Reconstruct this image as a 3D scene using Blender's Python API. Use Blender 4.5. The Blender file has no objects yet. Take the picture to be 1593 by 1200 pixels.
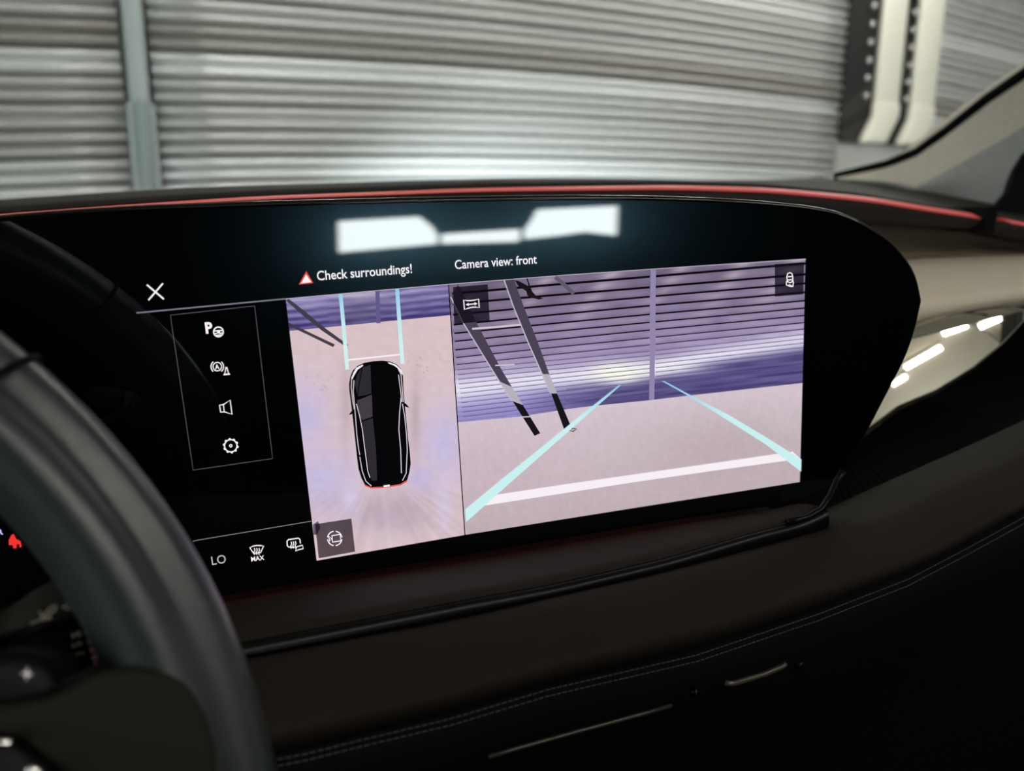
import bpy, bmesh, math, random
from mathutils import Vector, Matrix
random.seed(7)
scene = bpy.context.scene
COL = scene.collection
# ------------------------------------------------------------------ camera
W, H, F = 1593.0, 1200.0, 1280.0
CAM = Vector((0, 0, 1.15))
CR = Vector((0.8843188104, -0.4668665434, 0.0039839942))
CU = Vector((0.0978727025, 0.1937163893, 0.9761633545))
CB = Vector((-0.4565097760, -0.8628496921, 0.2170005373))
cd = bpy.data.cameras.new('camera')
cam = bpy.data.objects.new('camera', cd); COL.objects.link(cam)
cam.matrix_world = Matrix(((CR.x, CU.x, CB.x, CAM.x), (CR.y, CU.y, CB.y, CAM.y), (CR.z, CU.z, CB.z, CAM.z), (0, 0, 0, 1)))
cd.sensor_fit = 'HORIZONTAL'; cd.sensor_width = 36.0; cd.lens = F / W * 36.0
cd.clip_start = 0.01; cd.clip_end = 60
cd.dof.use_dof = True; cd.dof.focus_distance = 0.375; cd.dof.aperture_fstop = 28.9 / 3.7
scene.camera = cam
# ------------------------------------------------------------------ world, exposure
wd = bpy.data.worlds.new('world'); scene.world = wd; wd.use_nodes = True
bg = wd.node_tree.nodes['Background']
bg.inputs[0].default_value = (0.62, 0.70, 0.75, 1); bg.inputs[1].default_value = 0.15
vs = scene.view_settings
vs.view_transform = 'Standard'; vs.look = 'None'; vs.gamma = 1.0; vs.exposure = 0.0; vs.use_curve_mapping = False
cy = scene.cycles
cy.max_bounces = 6; cy.diffuse_bounces = 3; cy.glossy_bounces = 4; cy.transparent_max_bounces = 8
cy.caustics_reflective = False; cy.caustics_refractive = False
cy.sample_clamp_indirect = 4.0; cy.use_denoising = True

# light levels
LAMP_E = 38.0        # ceiling tubes
WINDOW_E = 17.0      # daylight in the glazed gate behind the car
SIDE_E = 7.0         # added glowing window left of the car
HEAD_W = 330.0        # car headlights

# ------------------------------------------------------------------ helpers
def lin(c):
    c = c / 255.0
    return c / 12.92 if c <= 0.04045 else ((c + 0.055) / 1.055) ** 2.4
def rgb(*c): return tuple(lin(x) for x in c)

def mat(name, color, rough=0.5, metal=0.0, emit=None, estr=1.0, noise=0.0, nscale=60.0, bump=0.0, bscale=400.0, ior=1.5, spec=0.5, coat=0.0, sheen=0.0):
    m = bpy.data.materials.new(name); m.use_nodes = True
    nt = m.node_tree; b = nt.nodes['Principled BSDF']
    b.inputs['Base Color'].default_value = (*color, 1)
    b.inputs['Roughness'].default_value = rough; b.inputs['Metallic'].default_value = metal
    b.inputs['IOR'].default_value = ior; b.inputs['Specular IOR Level'].default_value = spec
    b.inputs['Coat Weight'].default_value = coat
    b.inputs['Sheen Weight'].default_value = sheen
    if emit:
        b.inputs['Emission Color'].default_value = (*emit, 1); b.inputs['Emission Strength'].default_value = estr
    if noise > 0 or bump > 0:
        tc = nt.nodes.new('ShaderNodeTexCoord')
    if noise > 0:
        n = nt.nodes.new('ShaderNodeTexNoise'); n.inputs['Scale'].default_value = nscale; n.inputs['Detail'].default_value = 4
        nt.links.new(tc.outputs['Object'], n.inputs['Vector'])
        r = nt.nodes.new('ShaderNodeValToRGB')
        r.color_ramp.elements[0].position = 0.3; r.color_ramp.elements[1].position = 0.7
        r.color_ramp.elements[0].color = (*[c * (1 - noise) for c in color], 1)
        r.color_ramp.elements[1].color = (*[min(1, c * (1 + noise)) for c in color], 1)
        nt.links.new(n.outputs['Fac'], r.inputs['Fac']); nt.links.new(r.outputs['Color'], b.inputs['Base Color'])
    if bump > 0:
        n2 = nt.nodes.new('ShaderNodeTexNoise'); n2.inputs['Scale'].default_value = bscale; n2.inputs['Detail'].default_value = 2
        nt.links.new(tc.outputs['Object'], n2.inputs['Vector'])
        bp = nt.nodes.new('ShaderNodeBump'); bp.inputs['Strength'].default_value = bump; bp.inputs['Distance'].default_value = 0.001
        nt.links.new(n2.outputs['Fac'], bp.inputs['Height']); nt.links.new(bp.outputs['Normal'], b.inputs['Normal'])
    return m

def add(name, verts, faces, material, parent=None, smooth=False, label=None, cat=None, group=None, kind=None):
    me = bpy.data.meshes.new(name)
    me.from_pydata([tuple(v) for v in verts], [], faces)
    bm = bmesh.new(); bm.from_mesh(me); bmesh.ops.recalc_face_normals(bm, faces=bm.faces); bm.to_mesh(me); bm.free()
    me.materials.append(material)
    if smooth:
        for p in me.polygons: p.use_smooth = True
    return link(name, me, parent, label, cat, group, kind)

def link(name, me, parent=None, label=None, cat=None, group=None, kind=None):
    o = bpy.data.objects.new(name, me); COL.objects.link(o)
    if parent is not None: o.parent = parent; o.matrix_parent_inverse = Matrix.Identity(4)
    return tag(o, label, cat, group, kind)

def tag(o, label=None, cat=None, group=None, kind=None):
    if label: o['label'] = label
    if cat: o['category'] = cat
    if group: o['group'] = group
    if kind: o['kind'] = kind
    return o

def thing(name, label, cat, group=None, loc=(0, 0, 0)):
    o = bpy.data.objects.new(name, None); COL.objects.link(o); o.location = loc
    o.empty_display_size = 0.05
    return tag(o, label, cat, group)

def box(x0, x1, y0, y1, z0, z1):
    v = [(x, y, z) for x in (x0, x1) for y in (y0, y1) for z in (z0, z1)]
    f = [(0, 1, 3, 2), (4, 6, 7, 5), (0, 4, 5, 1), (2, 3, 7, 6), (0, 2, 6, 4), (1, 5, 7, 3)]
    return v, f

def bbox(name, d, material, parent=None, bevel=0.0, **kw):
    v, f = box(*d); o = add(name, v, f, material, parent, **kw)
    if bevel > 0: bev(o, bevel)
    return o

def bev(o, w, seg=2):
    bm = bmesh.new(); bm.from_mesh(o.data)
    bmesh.ops.bevel(bm, geom=list(bm.edges), offset=w, segments=seg, affect='EDGES', profile=0.5)
    for f in bm.faces: f.smooth = True
    bm.to_mesh(o.data); bm.free()

def tube(pts, r, n=10, closed=False):
    """tube along 3D points; r number or list"""
    pts = [Vector(p) for p in pts]; N = len(pts)
    rr = r if isinstance(r, (list, tuple)) else [r] * N
    vs, fs = [], []; prev = None
    for i, p in enumerate(pts):
        a = pts[(i - 1) % N] if (closed or i > 0) else p
        b = pts[(i + 1) % N] if (closed or i < N - 1) else p
        t = (b - a).normalized()
        if prev is None:
            ref = Vector((0, 0, 1)) if abs(t.z) < 0.9 else Vector((0, 1, 0))
            u = t.cross(ref).normalized()
        else:
            u = (prev - t * prev.dot(t)).normalized()
        prev = u; w = t.cross(u)
        for k in range(n):
            a2 = 2 * math.pi * k / n
            vs.append(p + (u * math.cos(a2) + w * math.sin(a2)) * rr[i])
    M = N if closed else N - 1
    for i in range(M):
        for k in range(n):
            a0 = i * n + k; a1 = i * n + (k + 1) % n
            b0 = ((i + 1) % N) * n + k; b1 = ((i + 1) % N) * n + (k + 1) % n
            fs.append((a0, a1, b1, b0))
    if not closed:
        fs.append(tuple(range(n - 1, -1, -1))); fs.append(tuple((N - 1) * n + k for k in range(n)))
    return vs, fs

def ray(px, py):
    return (CR * ((px - W / 2) / F) - CU * ((py - H / 2) / F) - CB).normalized()
def at_y(px, py, Y):
    d = ray(px, py); return CAM + d * ((Y - CAM.y) / d.y)
def at_plane(px, py, P, n):
    d = ray(px, py); return CAM + d * ((P - CAM).dot(n) / d.dot(n))

def interp(x, xs, ys):
    if x <= xs[0]: return ys[0]
    for i in range(len(xs) - 1):
        if x <= xs[i + 1]:
            t = (x - xs[i]) / (xs[i + 1] - xs[i]); return ys[i] * (1 - t) + ys[i + 1] * t
    return ys[-1]
def smooth_list(v, k):
    for _ in range(k):
        v = [v[0]] + [(v[i - 1] + 2 * v[i] + v[i + 1]) / 4 for i in range(1, len(v) - 1)] + [v[-1]]
    return v
def row(pxs, Y, xs, sm=2):
    """polyline seen in the photo, standing in the plane y = Y (number, or one per point), sampled at world x values xs"""
    Ys = Y if isinstance(Y, (list, tuple)) else [Y] * len(pxs)
    P = [at_y(a, b, y) for (a, b), y in zip(pxs, Ys)]
    X = [p.x for p in P]
    zz = smooth_list([interp(x, X, [p.z for p in P]) for x in xs], sm)
    yy = smooth_list([interp(x, X, [p.y for p in P]) for x in xs], sm)
    return [Vector((x, y, z)) for x, y, z in zip(xs, yy, zz)]
def shift(r, dx=0, dy=0, dz=0): return [p + Vector((dx, dy, dz)) for p in r]
def blend(a, b, t, dy=0.0, dz=0.0):
    return [p.lerp(q, t) + Vector((0, dy, dz)) for p, q in zip(a, b)]
def arcrows(a, b, n, dy, dz):
    """rows from a to b bulging by dy, dz in the middle"""
    out = []
    for i in range(n + 1):
        t = i / n; s = math.sin(math.pi * t)
        out.append(blend(a, b, t, dy * s, dz * s))
    return out
def loft(name, rows, material, parent, smooth=True, closed=False, **kw):
    n = len(rows[0]); vs = [p for r in rows for p in r]; fs = []
    R = len(rows)
    for i in range(R if closed else R - 1):
        j = (i + 1) % R
        for k in range(n - 1):
            fs.append((i * n + k, i * n + k + 1, j * n + k + 1, j * n + k))
    if closed:
        fs.append(tuple(i * n for i in range(R))); fs.append(tuple(i * n + n - 1 for i in reversed(range(R))))
    return add(name, vs, fs, material, parent, smooth, **kw)
def resx(c, xs):
    c = sorted(c, key=lambda p: p.x); X = [p.x for p in c]
    return [Vector((x, interp(x, X, [p.y for p in c]), interp(x, X, [p.z for p in c]))) for x in xs]
def linspace(a, b, n): return [a + (b - a) * i / (n - 1) for i in range(n)]

# ------------------------------------------------------------------ materials
M_floor = mat('garage_concrete', rgb(150, 145, 138), 0.45, noise=0.08, nscale=3)
M_wall = mat('garage_plaster', rgb(196, 194, 188), 0.7, noise=0.04, nscale=2)
M_ceil = mat('garage_ceiling', rgb(172, 166, 156), 0.7, noise=0.04, nscale=2)
M_steel = mat('ceiling_beam_steel', rgb(96, 94, 90), 0.5)
M_slat = mat('shutter_aluminium', rgb(198, 197, 194), 0.36, metal=0.4)
M_slats = [M_slat, mat('shutter_aluminium_dull', rgb(164, 160, 154), 0.42, metal=0.4), mat('shutter_aluminium_bright', rgb(226, 226, 224), 0.30, metal=0.4)]
M_post = mat('post_grey', rgb(158, 166, 164), 0.5, metal=0.2)
M_rail = mat('rail_cream', rgb(226, 221, 206), 0.4)
M_dark = mat('channel_shade', rgb(20, 20, 19), 0.6)
M_bolt = mat('bolt_zinc', rgb(200, 198, 195), 0.25, metal=0.6)
M_tube = mat('lamp_tube', (1, 1, 1), 0.4, emit=(1.0, 0.975, 0.93), estr=LAMP_E)
M_lampbody = mat('lamp_body', rgb(210, 210, 205), 0.5)
M_daylight = mat('daylight_glazing', (0.8, 0.8, 0.8), 0.3, emit=(0.93, 1.0, 1.0), estr=WINDOW_E)
M_sidefill = mat('side_fill_glow', (0.8, 0.8, 0.8), 0.3, emit=(0.90, 0.99, 1.0), estr=SIDE_E)  # glow of the added fill window on the left wall
M_frame = mat('gate_frame', rgb(60, 62, 64), 0.5)
M_shell = mat('car_lining', rgb(7, 7, 7), 0.95, spec=0.1)
M_leather = mat('dash_leather', rgb(34, 29, 23), 0.7, spec=0.12, noise=0.08, nscale=40, bump=0.25, bscale=900)
M_soft = mat('dash_soft_plastic', rgb(42, 39, 36), 0.65, spec=0.25, bump=0.2, bscale=900)
M_taupe = mat('fascia_taupe', rgb(108, 95, 80), 0.6, bump=0.15, bscale=900)
M_bolster = mat('bolster_greige', rgb(228, 216, 196), 0.42, bump=0.1, bscale=900)
M_satin = mat('satin_trim', rgb(176, 172, 160), 0.035, metal=0.9)
M_gloss = mat('piano_black', (0.002, 0.002, 0.002), 0.3, spec=0.15)
M_matte = mat('matte_black', (0.0025, 0.0025, 0.0025), 0.7, spec=0.08)
M_stitch = mat('stitch_thread', rgb(58, 62, 60), 0.8)
M_red = mat('ambient_red', (0.55, 0.22, 0.22), 0.3, emit=(1.0, 0.05, 0.05), estr=0.30)
M_wheel = mat('wheel_leather', rgb(46, 53, 53), 0.30, bump=0.12, bscale=1200)
M_hub = mat('wheel_plastic', rgb(30, 27, 22), 0.7, spec=0.2)
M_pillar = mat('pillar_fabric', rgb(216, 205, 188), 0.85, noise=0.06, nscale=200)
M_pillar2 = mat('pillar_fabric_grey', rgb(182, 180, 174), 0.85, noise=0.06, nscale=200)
M_print = mat('print_grey', rgb(244, 230, 208), 0.6)
M_chrome = mat('chrome', (0.75, 0.73, 0.70), 0.15, metal=1.0)
M_glass = bpy.data.materials.new('windscreen_glass'); M_glass.use_nodes = True
nt = M_glass.node_tree; nt.nodes.clear()
o_ = nt.nodes.new('ShaderNodeOutputMaterial'); mx = nt.nodes.new('ShaderNodeMixShader')
tr = nt.nodes.new('ShaderNodeBsdfTransparent'); gl = nt.nodes.new('ShaderNodeBsdfGlossy')
tr.inputs[0].default_value = (0.94, 0.97, 0.96, 1); gl.inputs['Roughness'].default_value = 0.02
mx.inputs[0].default_value = 0.05
nt.links.new(tr.outputs[0], mx.inputs[1]); nt.links.new(gl.outputs[0], mx.inputs[2]); nt.links.new(mx.outputs[0], o_.inputs[0])

# ------------------------------------------------------------------ garage
YW = 3.65                      # plane of the roller shutters
GX0, GX1, GY0, GZ = -4.5, 7.5, -6.5, 3.3
def struct(name, d, m): return bbox(name, d, m, kind='structure')
struct('floor', (GX0, GX1, GY0, YW + 0.5, -0.1, 0.0), M_floor)
struct('ceiling', (GX0, GX1, GY0, YW + 0.5, GZ, GZ + 0.1), M_ceil)
struct('wall_front', (GX0, GX1, YW + 0.12, YW + 0.5, 0.0, GZ), M_wall)
struct('wall_left', (GX0 - 0.1, GX0, GY0, YW + 0.5, 0.0, GZ), M_wall)
struct('wall_right', (GX1, GX1 + 0.1, GY0, YW + 0.5, 0.0, GZ), M_wall)
struct('wall_back', (GX0, GX1, GY0 - 0.1, GY0, 0.0, GZ), M_wall)
win = tag(bpy.data.objects.new('window_1', None), kind='structure'); COL.objects.link(win)
for i in range(2):
    x0 = -0.6 + i * 2.3
    bbox('pane', (x0 + 0.02, x0 + 2.28, GY0 + 0.005, GY0 + 0.015, 0.35, 2.35), M_daylight, win)
for i in range(3):
    x0 = -0.6 + i * 2.3
    bbox('window_frame', (x0 - 0.02, x0 + 0.02, GY0 + 0.002, GY0 + 0.05, 0.3, 2.4), M_frame, win)
fill_win = tag(bpy.data.objects.new('fill_window', None), kind='structure'); COL.objects.link(fill_win)  # unseen glowing window added to light the wheel and pillar from the left
for i in range(2):
    y0 = -1.6 + i * 1.5
    bbox('pane', (GX0 + 0.005, GX0 + 0.015, y0 + 0.02, y0 + 1.48, 1.0, 2.5), M_sidefill, fill_win)
for i in range(3):
    y0 = -1.6 + i * 1.5
    bbox('window_frame', (GX0 + 0.002, GX0 + 0.05, y0 - 0.02, y0 + 0.02, 0.95, 2.55), M_frame, fill_win)

# roller shutters: curved double-wave laths, one object each
def bow(x):
    return 0.112 * (1.0 - ((x - 2.55) / 3.35) ** 2) - 0.06
def slat_mesh(x0, x1, pitch=0.1):
    prof = []
    n = 10
    for half in (0, 1):            # two convex waves per lath, a deep groove after each
        for i in range(n):
            t = i / (n - 1)
            prof.append((-0.024 * math.sin(math.pi * t) ** 0.9, (half + 0.07 + 0.86 * t) * pitch / 2))
        prof.append((0.012, (half + 0.97) * pitch / 2))
        if half == 0: prof.append((0.012, (half + 1.03) * pitch / 2))
    prof = [(0.012, 0.0015)] + prof
    xs = linspace(x0, x1, max(6, int((x1 - x0) * 5)))
    vs, fs = [], []
    k = len(prof)
    for x in xs:
        for (y, z) in prof: vs.append((x, y, z + bow(x)))
    for i in range(len(xs) - 1):
        for j in range(k):
            j2 = (j + 1) % k
            fs.append((i * k + j, i * k + j2, (i + 1) * k + j2, (i + 1) * k + j))
    fs.append(tuple(range(k))); fs.append(tuple((len(xs) - 1) * k + j for j in reversed(range(k))))
    me = bpy.data.meshes.new('slat'); me.from_pydata(vs, [], fs)
    bm = bmesh.new(); bm.from_mesh(me); bmesh.ops.recalc_face_normals(bm, faces=bm.faces); bm.to_mesh(me); bm.free()
    me.materials.append(M_slat)
    for p in me.polygons: p.use_smooth = len(p.vertices) == 4
    return me
xp0, xp1 = at_y(186, 0, YW).x, at_y(219, 0, YW).x          # post between left and middle shutter
xr = [at_y(p, 100, YW - 0.06).x for p in (1322, 1340, 1366, 1402, 1423, 1458)]
SHADE = [random.choice((0, 0, 1, 2)) for _ in range(31)]
SHADE[16] = 2; SHADE[17] = 1; SHADE[18] = 0  # lath tones set so one row carries a reflected bright band in its colour
TILT = [random.uniform(-6.0, 6.0) for _ in range(31)]
def shutter(label, x0, x1):
    t = thing('roller_shutter', label, 'shutter', 'roller shutters', (0, YW, 0))
    meshes = []
    for m_ in M_slats:
        me = slat_mesh(x0, x1); me.materials.clear(); me.materials.append(m_); meshes.append(me)
    for i in range(31):
        o = link('slat', meshes[SHADE[i]], t)
        o.location = (0, 0, 0.02 + 0.1 * i)
        o.rotation_euler = (math.radians(TILT[i]), 0, 0)
    return t
shutter('grey metal roller shutter at far left, left of the narrow post', GX0 + 0.05, xp0 - 0.017)
shutter('wide silver roller shutter straight ahead through the windscreen', xp1 + 0.017, xr[0])
shutter('silver roller shutter beyond the cream guide rails, above the right pillar', xr[5] - 0.025, GX1 - 0.05)

post = thing('shutter_post', 'slim grey vertical post between two roller shutters', 'post', loc=(0, YW, 0))
bbox('post_body', (xp0, xp1, -0.028, 0.05, 0.0, 3.2), M_post, post, bevel=0.006)
for s in (xp0 - 0.014, xp1 - 0.004):
    bbox('flange', (s, s + 0.018, -0.036, 0.03, 0.0, 1.52), M_post, post, bevel=0.003)
bbox('cover_strip', (xp0 + 0.018, xp1 - 0.016, -0.04, -0.02, 0.0, 1.53), mat('post_cover', rgb(140, 152, 154), 0.5), post, bevel=0.004)

zfoot = at_y(1395, 172, YW).z
bbox('shaded_channel', (xr[0], xr[5] - 0.03, YW - 0.03, YW + 0.1, zfoot - 0.2, 3.2), M_dark, label='black strip for the shaded gap behind the cream guide rails beside the shutter', cat='channel')  # black box paints the shade in the channel beside and between the rails
def rail(label, x0, x1, nb, off):
    t = thing('guide_rail', label, 'guide rail', 'cream shutter guide rails', (0, YW, 0))
    bbox('rail_body', (x0, x1, -0.075, -0.035, zfoot, 3.2), M_rail, t, bevel=0.012)
    v, f = [], []
    w = x1 - x0
    prof = [(x0 - 0.006, zfoot + 0.03, -0.085), (x0 - 0.006, zfoot - 0.05, -0.085), (x0 - 0.06, zfoot - 0.14, -0.085), (x0 - 0.10, zfoot - 0.21, -0.085)]
    for (x, z, y) in prof:
        v += [(x, y, z), (x + w + 0.012, y, z), (x + w + 0.012, y + 0.05, z), (x, y + 0.05, z)]
    for i in range(3):
        for j in range(4):
            f.append((i * 4 + j, i * 4 + (j + 1) % 4, i * 4 + 4 + (j + 1) % 4, i * 4 + 4 + j))
    f += [(0, 1, 2, 3), (12, 15, 14, 13)]
    o = add('rail_foot', v, f, M_rail, t); bev(o, 0.015)
    bm = bmesh.new(); bmesh.ops.create_icosphere(bm, subdivisions=2, radius=0.019)
    me = bpy.data.meshes.new('bolt'); bm.to_mesh(me); bm.free(); me.materials.append(M_bolt)
    for p in me.polygons: p.use_smooth = True
    for i in range(nb):
        b = link('bolt', me, t); b.location = (x0 - off, -0.055, zfoot + 0.06 + 0.1 * i)
    return t
rail('cream guide rail nearest the wide shutter, bent at its foot', xr[2], xr[3], 14, 0.075)
rail('cream guide rail beside the right-hand shutter, bent at its foot', xr[4], xr[5], 14, 0.04)

# ceiling tube lamps
LAMPS = [((0.5, 2.85), (1.1, 2.85)), ((2.1, 2.85), (2.9, 2.85)), ((3.3, 2.85), (4.9, 2.85)),
         ((1.51, -1.84), (2.03, -1.74)), ((2.33, -1.82), (2.97, -1.61)), ((0.61, -2.53), (1.42, -2.18)), ((0.20, -3.03), (0.54, -2.83))]
LWHERE = ['near the wide shutter, left of three', 'near the wide shutter, middle of three', 'near the shutter corner, right of three', 'mirrored upper left in the satin trim', 'mirrored upper right in the satin trim', 'mirrored longest in the satin trim', 'mirrored lowest in the satin trim']
def lamp(p, q, where):
    c = ((p[0] + q[0]) / 2, (p[1] + q[1]) / 2); L = math.hypot(q[0] - p[0], q[1] - p[1])
    t = thing('ceiling_lamp', 'white tube lamp on the garage ceiling ' + where, 'lamp', 'garage ceiling lamps', (*c, GZ))
    t.rotation_euler.z = math.atan2(q[1] - p[1], q[0] - p[0])
    bbox('lamp_body', (-L / 2 - 0.03, L / 2 + 0.03, -0.05, 0.05, -0.06, 0.0), M_lampbody, t, bevel=0.01)
    v, f = tube([(-L / 2, 0, -0.1), (L / 2, 0, -0.1)], 0.04, 10)
    add('lamp_tube', v, f, M_tube, t, True)
for (p, q), w_ in zip(LAMPS, LWHERE): lamp(p, q, w_)
v, f = tube([(2.0, -1.60, 3.22), (3.1, -2.42, 3.22)], 0.05, 8)
add('ceiling_beam', v, f, M_steel, kind='structure')

# ------------------------------------------------------------------ car shell
RX0, RX1 = -0.62, 1.25            # cabin sides
cx = 0.39
shell = tag(bpy.data.objects.new('car_cabin', None), kind='structure'); COL.objects.link(shell)
def sh(name, d): return bbox(name, d, M_shell, shell)
ZR = 1.58
sh('cabin_floor', (RX0, RX1, -2.7, 1.3, 0.25, 0.35))
for nm, x0, x1 in (('door_lining', RX0 - 0.08, RX0), ('door_lining', RX1, RX1 + 0.08)):
    sh(nm, (x0, x1, -2.7, 1.3, 0.3, 1.02))
    sh('roof_rail', (x0, x1, -2.7, 0.25, 1.52, ZR + 0.04))
    sh('side_pillar', (x0, x1, -0.75, -0.55, 1.0, 1.5))
    sh('side_blocker', (x0, x1, -2.7, -0.75, 1.0, 1.53))  # added panels in place of rear windows, block garage light from the screen
sh('headliner', (RX0, RX1, -0.03, 0.10, ZR, ZR + 0.04))
sh('headliner', (RX0, RX1, -2.7, -1.55, ZR, ZR + 0.04))
sh('headliner', (RX0, -0.2, -1.55, -0.03, ZR, ZR + 0.04))
# rear hatch with window opening
YH = -2.6
def hatch(name, pts):
    k = len(pts); v = [(x, YH, z) for x, z in pts] + [(x, YH - 0.05, z) for x, z in pts]
    add(name, v, [tuple(range(k)), tuple(range(2 * k - 1, k - 1, -1))] + [(i, (i + 1) % k, k + (i + 1) % k, k + i) for i in range(k)], M_shell, shell)
hatch('hatch_upper', [(RX0, ZR), (RX0, 1.15), (-0.018, 1.156), (0.216, 1.169), (0.251, 1.131), (0.268, 1.099), (0.499, 1.113), (0.514, 1.11), (0.532, 1.142), (0.551, 1.189), (0.786, 1.199), (RX1, 1.2), (RX1, ZR)])
hatch('hatch_lower', [(RX0, 0.3), (RX0, 1.03), (-0.015, 1.036), (0.267, 1.061), (0.5, 1.064), (0.511, 1.072), (0.634, 1.087), (0.693, 1.098), (0.786, 1.081), (RX1, 1.08), (RX1, 0.3)])
sh('hatch_side', (RX0, -0.016, YH - 0.05, YH - 0.001, 1.0, 1.3))
sh('hatch_side', (0.786, RX1, YH - 0.05, YH - 0.001, 1.0, 1.3))
for x in (0.271, 0.507): sh('hatch_bar', (x - 0.005, x + 0.005, YH + 0.01, YH + 0.03, 1.04, 1.13))
# firewall and bonnet keep garage light out of the footwell
sh('firewall', (RX0, RX1, 1.0, 1.04, 0.3, 1.1))

# ------------------------------------------------------------------ curved display surface
SO = Vector((0.17286729358, 0.33265866990, 1.11530037101))
SU = Vector((0.98077152, -0.18751969, 0.05407024)); SV = Vector((-0.05086197, 0.02188211, 0.99846594)); SN = Vector((-0.18841520, -0.98201708, 0.01192373))
KAP, U3 = 0.40716, 0.31
def S(u, v, off=0.0):
    c = u - U3 / 2; th = KAP * c
    n = (-math.sin(th), math.cos(th))
    x = math.sin(th) / KAP + off * n[0]; z = (1 - math.cos(th)) / KAP + off * n[1]
    return SO + SU * x + SV * v + SN * z
def uv(px, py):
    d = ray(px, py); dx, dy, dz = d.dot(SU), d.dot(SV), d.dot(SN)
    c = CAM - SO; c0, c1, c2 = c.dot(SU), c.dot(SV), c.dot(SN)
    t = 0.35
    for _ in range(12):
        X = c0 + t * dx; th = math.asin(max(-0.99, min(0.99, KAP * X)))
        g = c2 + t * dz - (1 - math.cos(th)) / KAP
        t -= g / (dz - math.tan(th) * dx)
    return math.asin(KAP * (c0 + t * dx)) / KAP + U3 / 2, c1 + t * dy

disp = thing('display_panel', 'wide curved black glass display panel showing parking camera pictures', 'display')
top_px = [(-260, 372), (-100, 354), (0, 345), (110, 336), (220, 329), (400, 322), (600, 316.5), (800, 312.5), (900, 311.5), (1000, 312), (1100, 315), (1180, 319.5), (1250, 326), (1300, 334), (1340, 350), (1370, 370), (1400, 395), (1420, 422), (1429, 442), (1432.5, 470)]
bot_px = [(-260, 1030), (0, 985), (360, 921), (700, 864), (880, 833.5), (1010, 812), (1150, 791), (1240, 777), (1270, 768), (1290, 755), (1310, 733), (1341, 684), (1360, 648), (1381, 607), (1403, 566), (1418, 530), (1427.5, 500), (1432.5, 470)]
tuv = [uv(*p) for p in top_px]; buv = [uv(*p) for p in bot_px]
umax = max(tuv[-1][0], buv[-1][0])
us = [tuv[0][0] + (umax - tuv[0][0]) * math.sin(math.pi / 2 * i / 110) for i in range(111)]
us = [tuv[0][0] + (umax - tuv[0][0]) * (0.5 * i / 110 + 0.5 * math.sin(math.pi / 2 * i / 110)) for i in range(111)]
TX, TY = [p[0] for p in tuv], [p[1] for p in tuv]; BX, BY = [p[0] for p in buv], [p[1] for p in buv]
vt = smooth_list([interp(u, TX, TY) for u in us], 2); vb_ = smooth_list([interp(u, BX, BY) for u in us], 2)
vs_, fs_ = [], []
NV = 8
for u, a, b in zip(us, vt, vb_):
    for k in range(NV + 1): vs_.append(S(u, a + (b - a) * k / NV))
n1 = NV + 1
for i in range(len(us) - 1):
    for k in range(NV): fs_.append((i * n1 + k, i * n1 + k + 1, (i + 1) * n1 + k + 1, (i + 1) * n1 + k))
base = len(vs_)
for u, a, b in zip(us, vt, vb_):
    for k in range(NV + 1): vs_.append(S(u, a + (b - a) * k / NV, -0.014))
for i in range(len(us) - 1):
    for k in range(NV): fs_.append((base + i * n1 + k, base + (i + 1) * n1 + k, base + (i + 1) * n1 + k + 1, base + i * n1 + k + 1))
M_screen = mat('screen_glass', (0.0006, 0.0007, 0.0008), 0.17, ior=1.45, spec=0.30, coat=1.0)
M_screen.node_tree.nodes['Principled BSDF'].inputs['Specular Tint'].default_value = (0.35, 0.75, 1.0, 1)
M_screen.node_tree.nodes['Principled BSDF'].inputs['Coat Roughness'].default_value = 0.02
M_screen.node_tree.nodes['Principled BSDF'].inputs['Coat IOR'].default_value = 1.6
glass = add('screen_glass', vs_, fs_, M_screen, disp, True, label='glossy black curved screen glass')
edge = [S(u, a + 0.0006, -0.003) for u, a in zip(us, vt)] + [S(u, b - 0.0006, -0.003) for u, b in reversed(list(zip(us, vb_))[:-1])]
v, f = tube(edge, 0.0019, 8)
add('bezel_rim', v, f, mat('bezel_rim', (0.003, 0.0026, 0.0022), 0.08, metal=0.0, spec=0.3), disp, True, label='thin glossy dark rim around the glass')

# ---- user interface, laid on the glass
def emat(name, c, s=1.0):
    return mat(name, (0.001, 0.001, 0.001), 0.05, emit=c, estr=s, ior=1.6)
E_white = emat('ui_white', rgb(248, 240, 246))
E_line = emat('ui_line', rgb(128, 126, 142))
E_box = emat('ui_box_line', rgb(92, 86, 92))
E_red = emat('ui_red', rgb(225, 70, 60))
E_dark = emat('ui_dark_tile', rgb(52, 46, 62))
def tile_mat(name, c, e):
    m = bpy.data.materials.new(name); m.use_nodes = True; t = m.node_tree; t.nodes.clear()
    o = t.nodes.new('ShaderNodeOutputMaterial'); a = t.nodes.new('ShaderNodeAddShader'); b = t.nodes.new('ShaderNodeBsdfTransparent'); em = t.nodes.new('ShaderNodeEmission')
    b.inputs[0].default_value = (*c, 1); em.inputs[0].default_value = (*e, 1)
    t.links.new(b.outputs[0], a.inputs[0]); t.links.new(em.outputs[0], a.inputs[1]); t.links.new(a.outputs[0], o.inputs[0])
    return m
E_tile = tile_mat('ui_tile_veil', (0.11, 0.10, 0.12), (0.004, 0.003, 0.006))
E_tile2 = tile_mat('ui_tile_veil_light', (0.13, 0.12, 0.13), (0.006, 0.005, 0.008))
E_cyan = emat('ui_cyan', rgb(190, 238, 240))
E_bar = emat('ui_bar', rgb(248, 238, 246))
E_black = emat('ui_black', rgb(6, 5, 8))
LAY = 0.00012
def onS(px, py, layer):
    u, v = uv(px, py); return S(u, v, LAY * layer)
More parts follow.
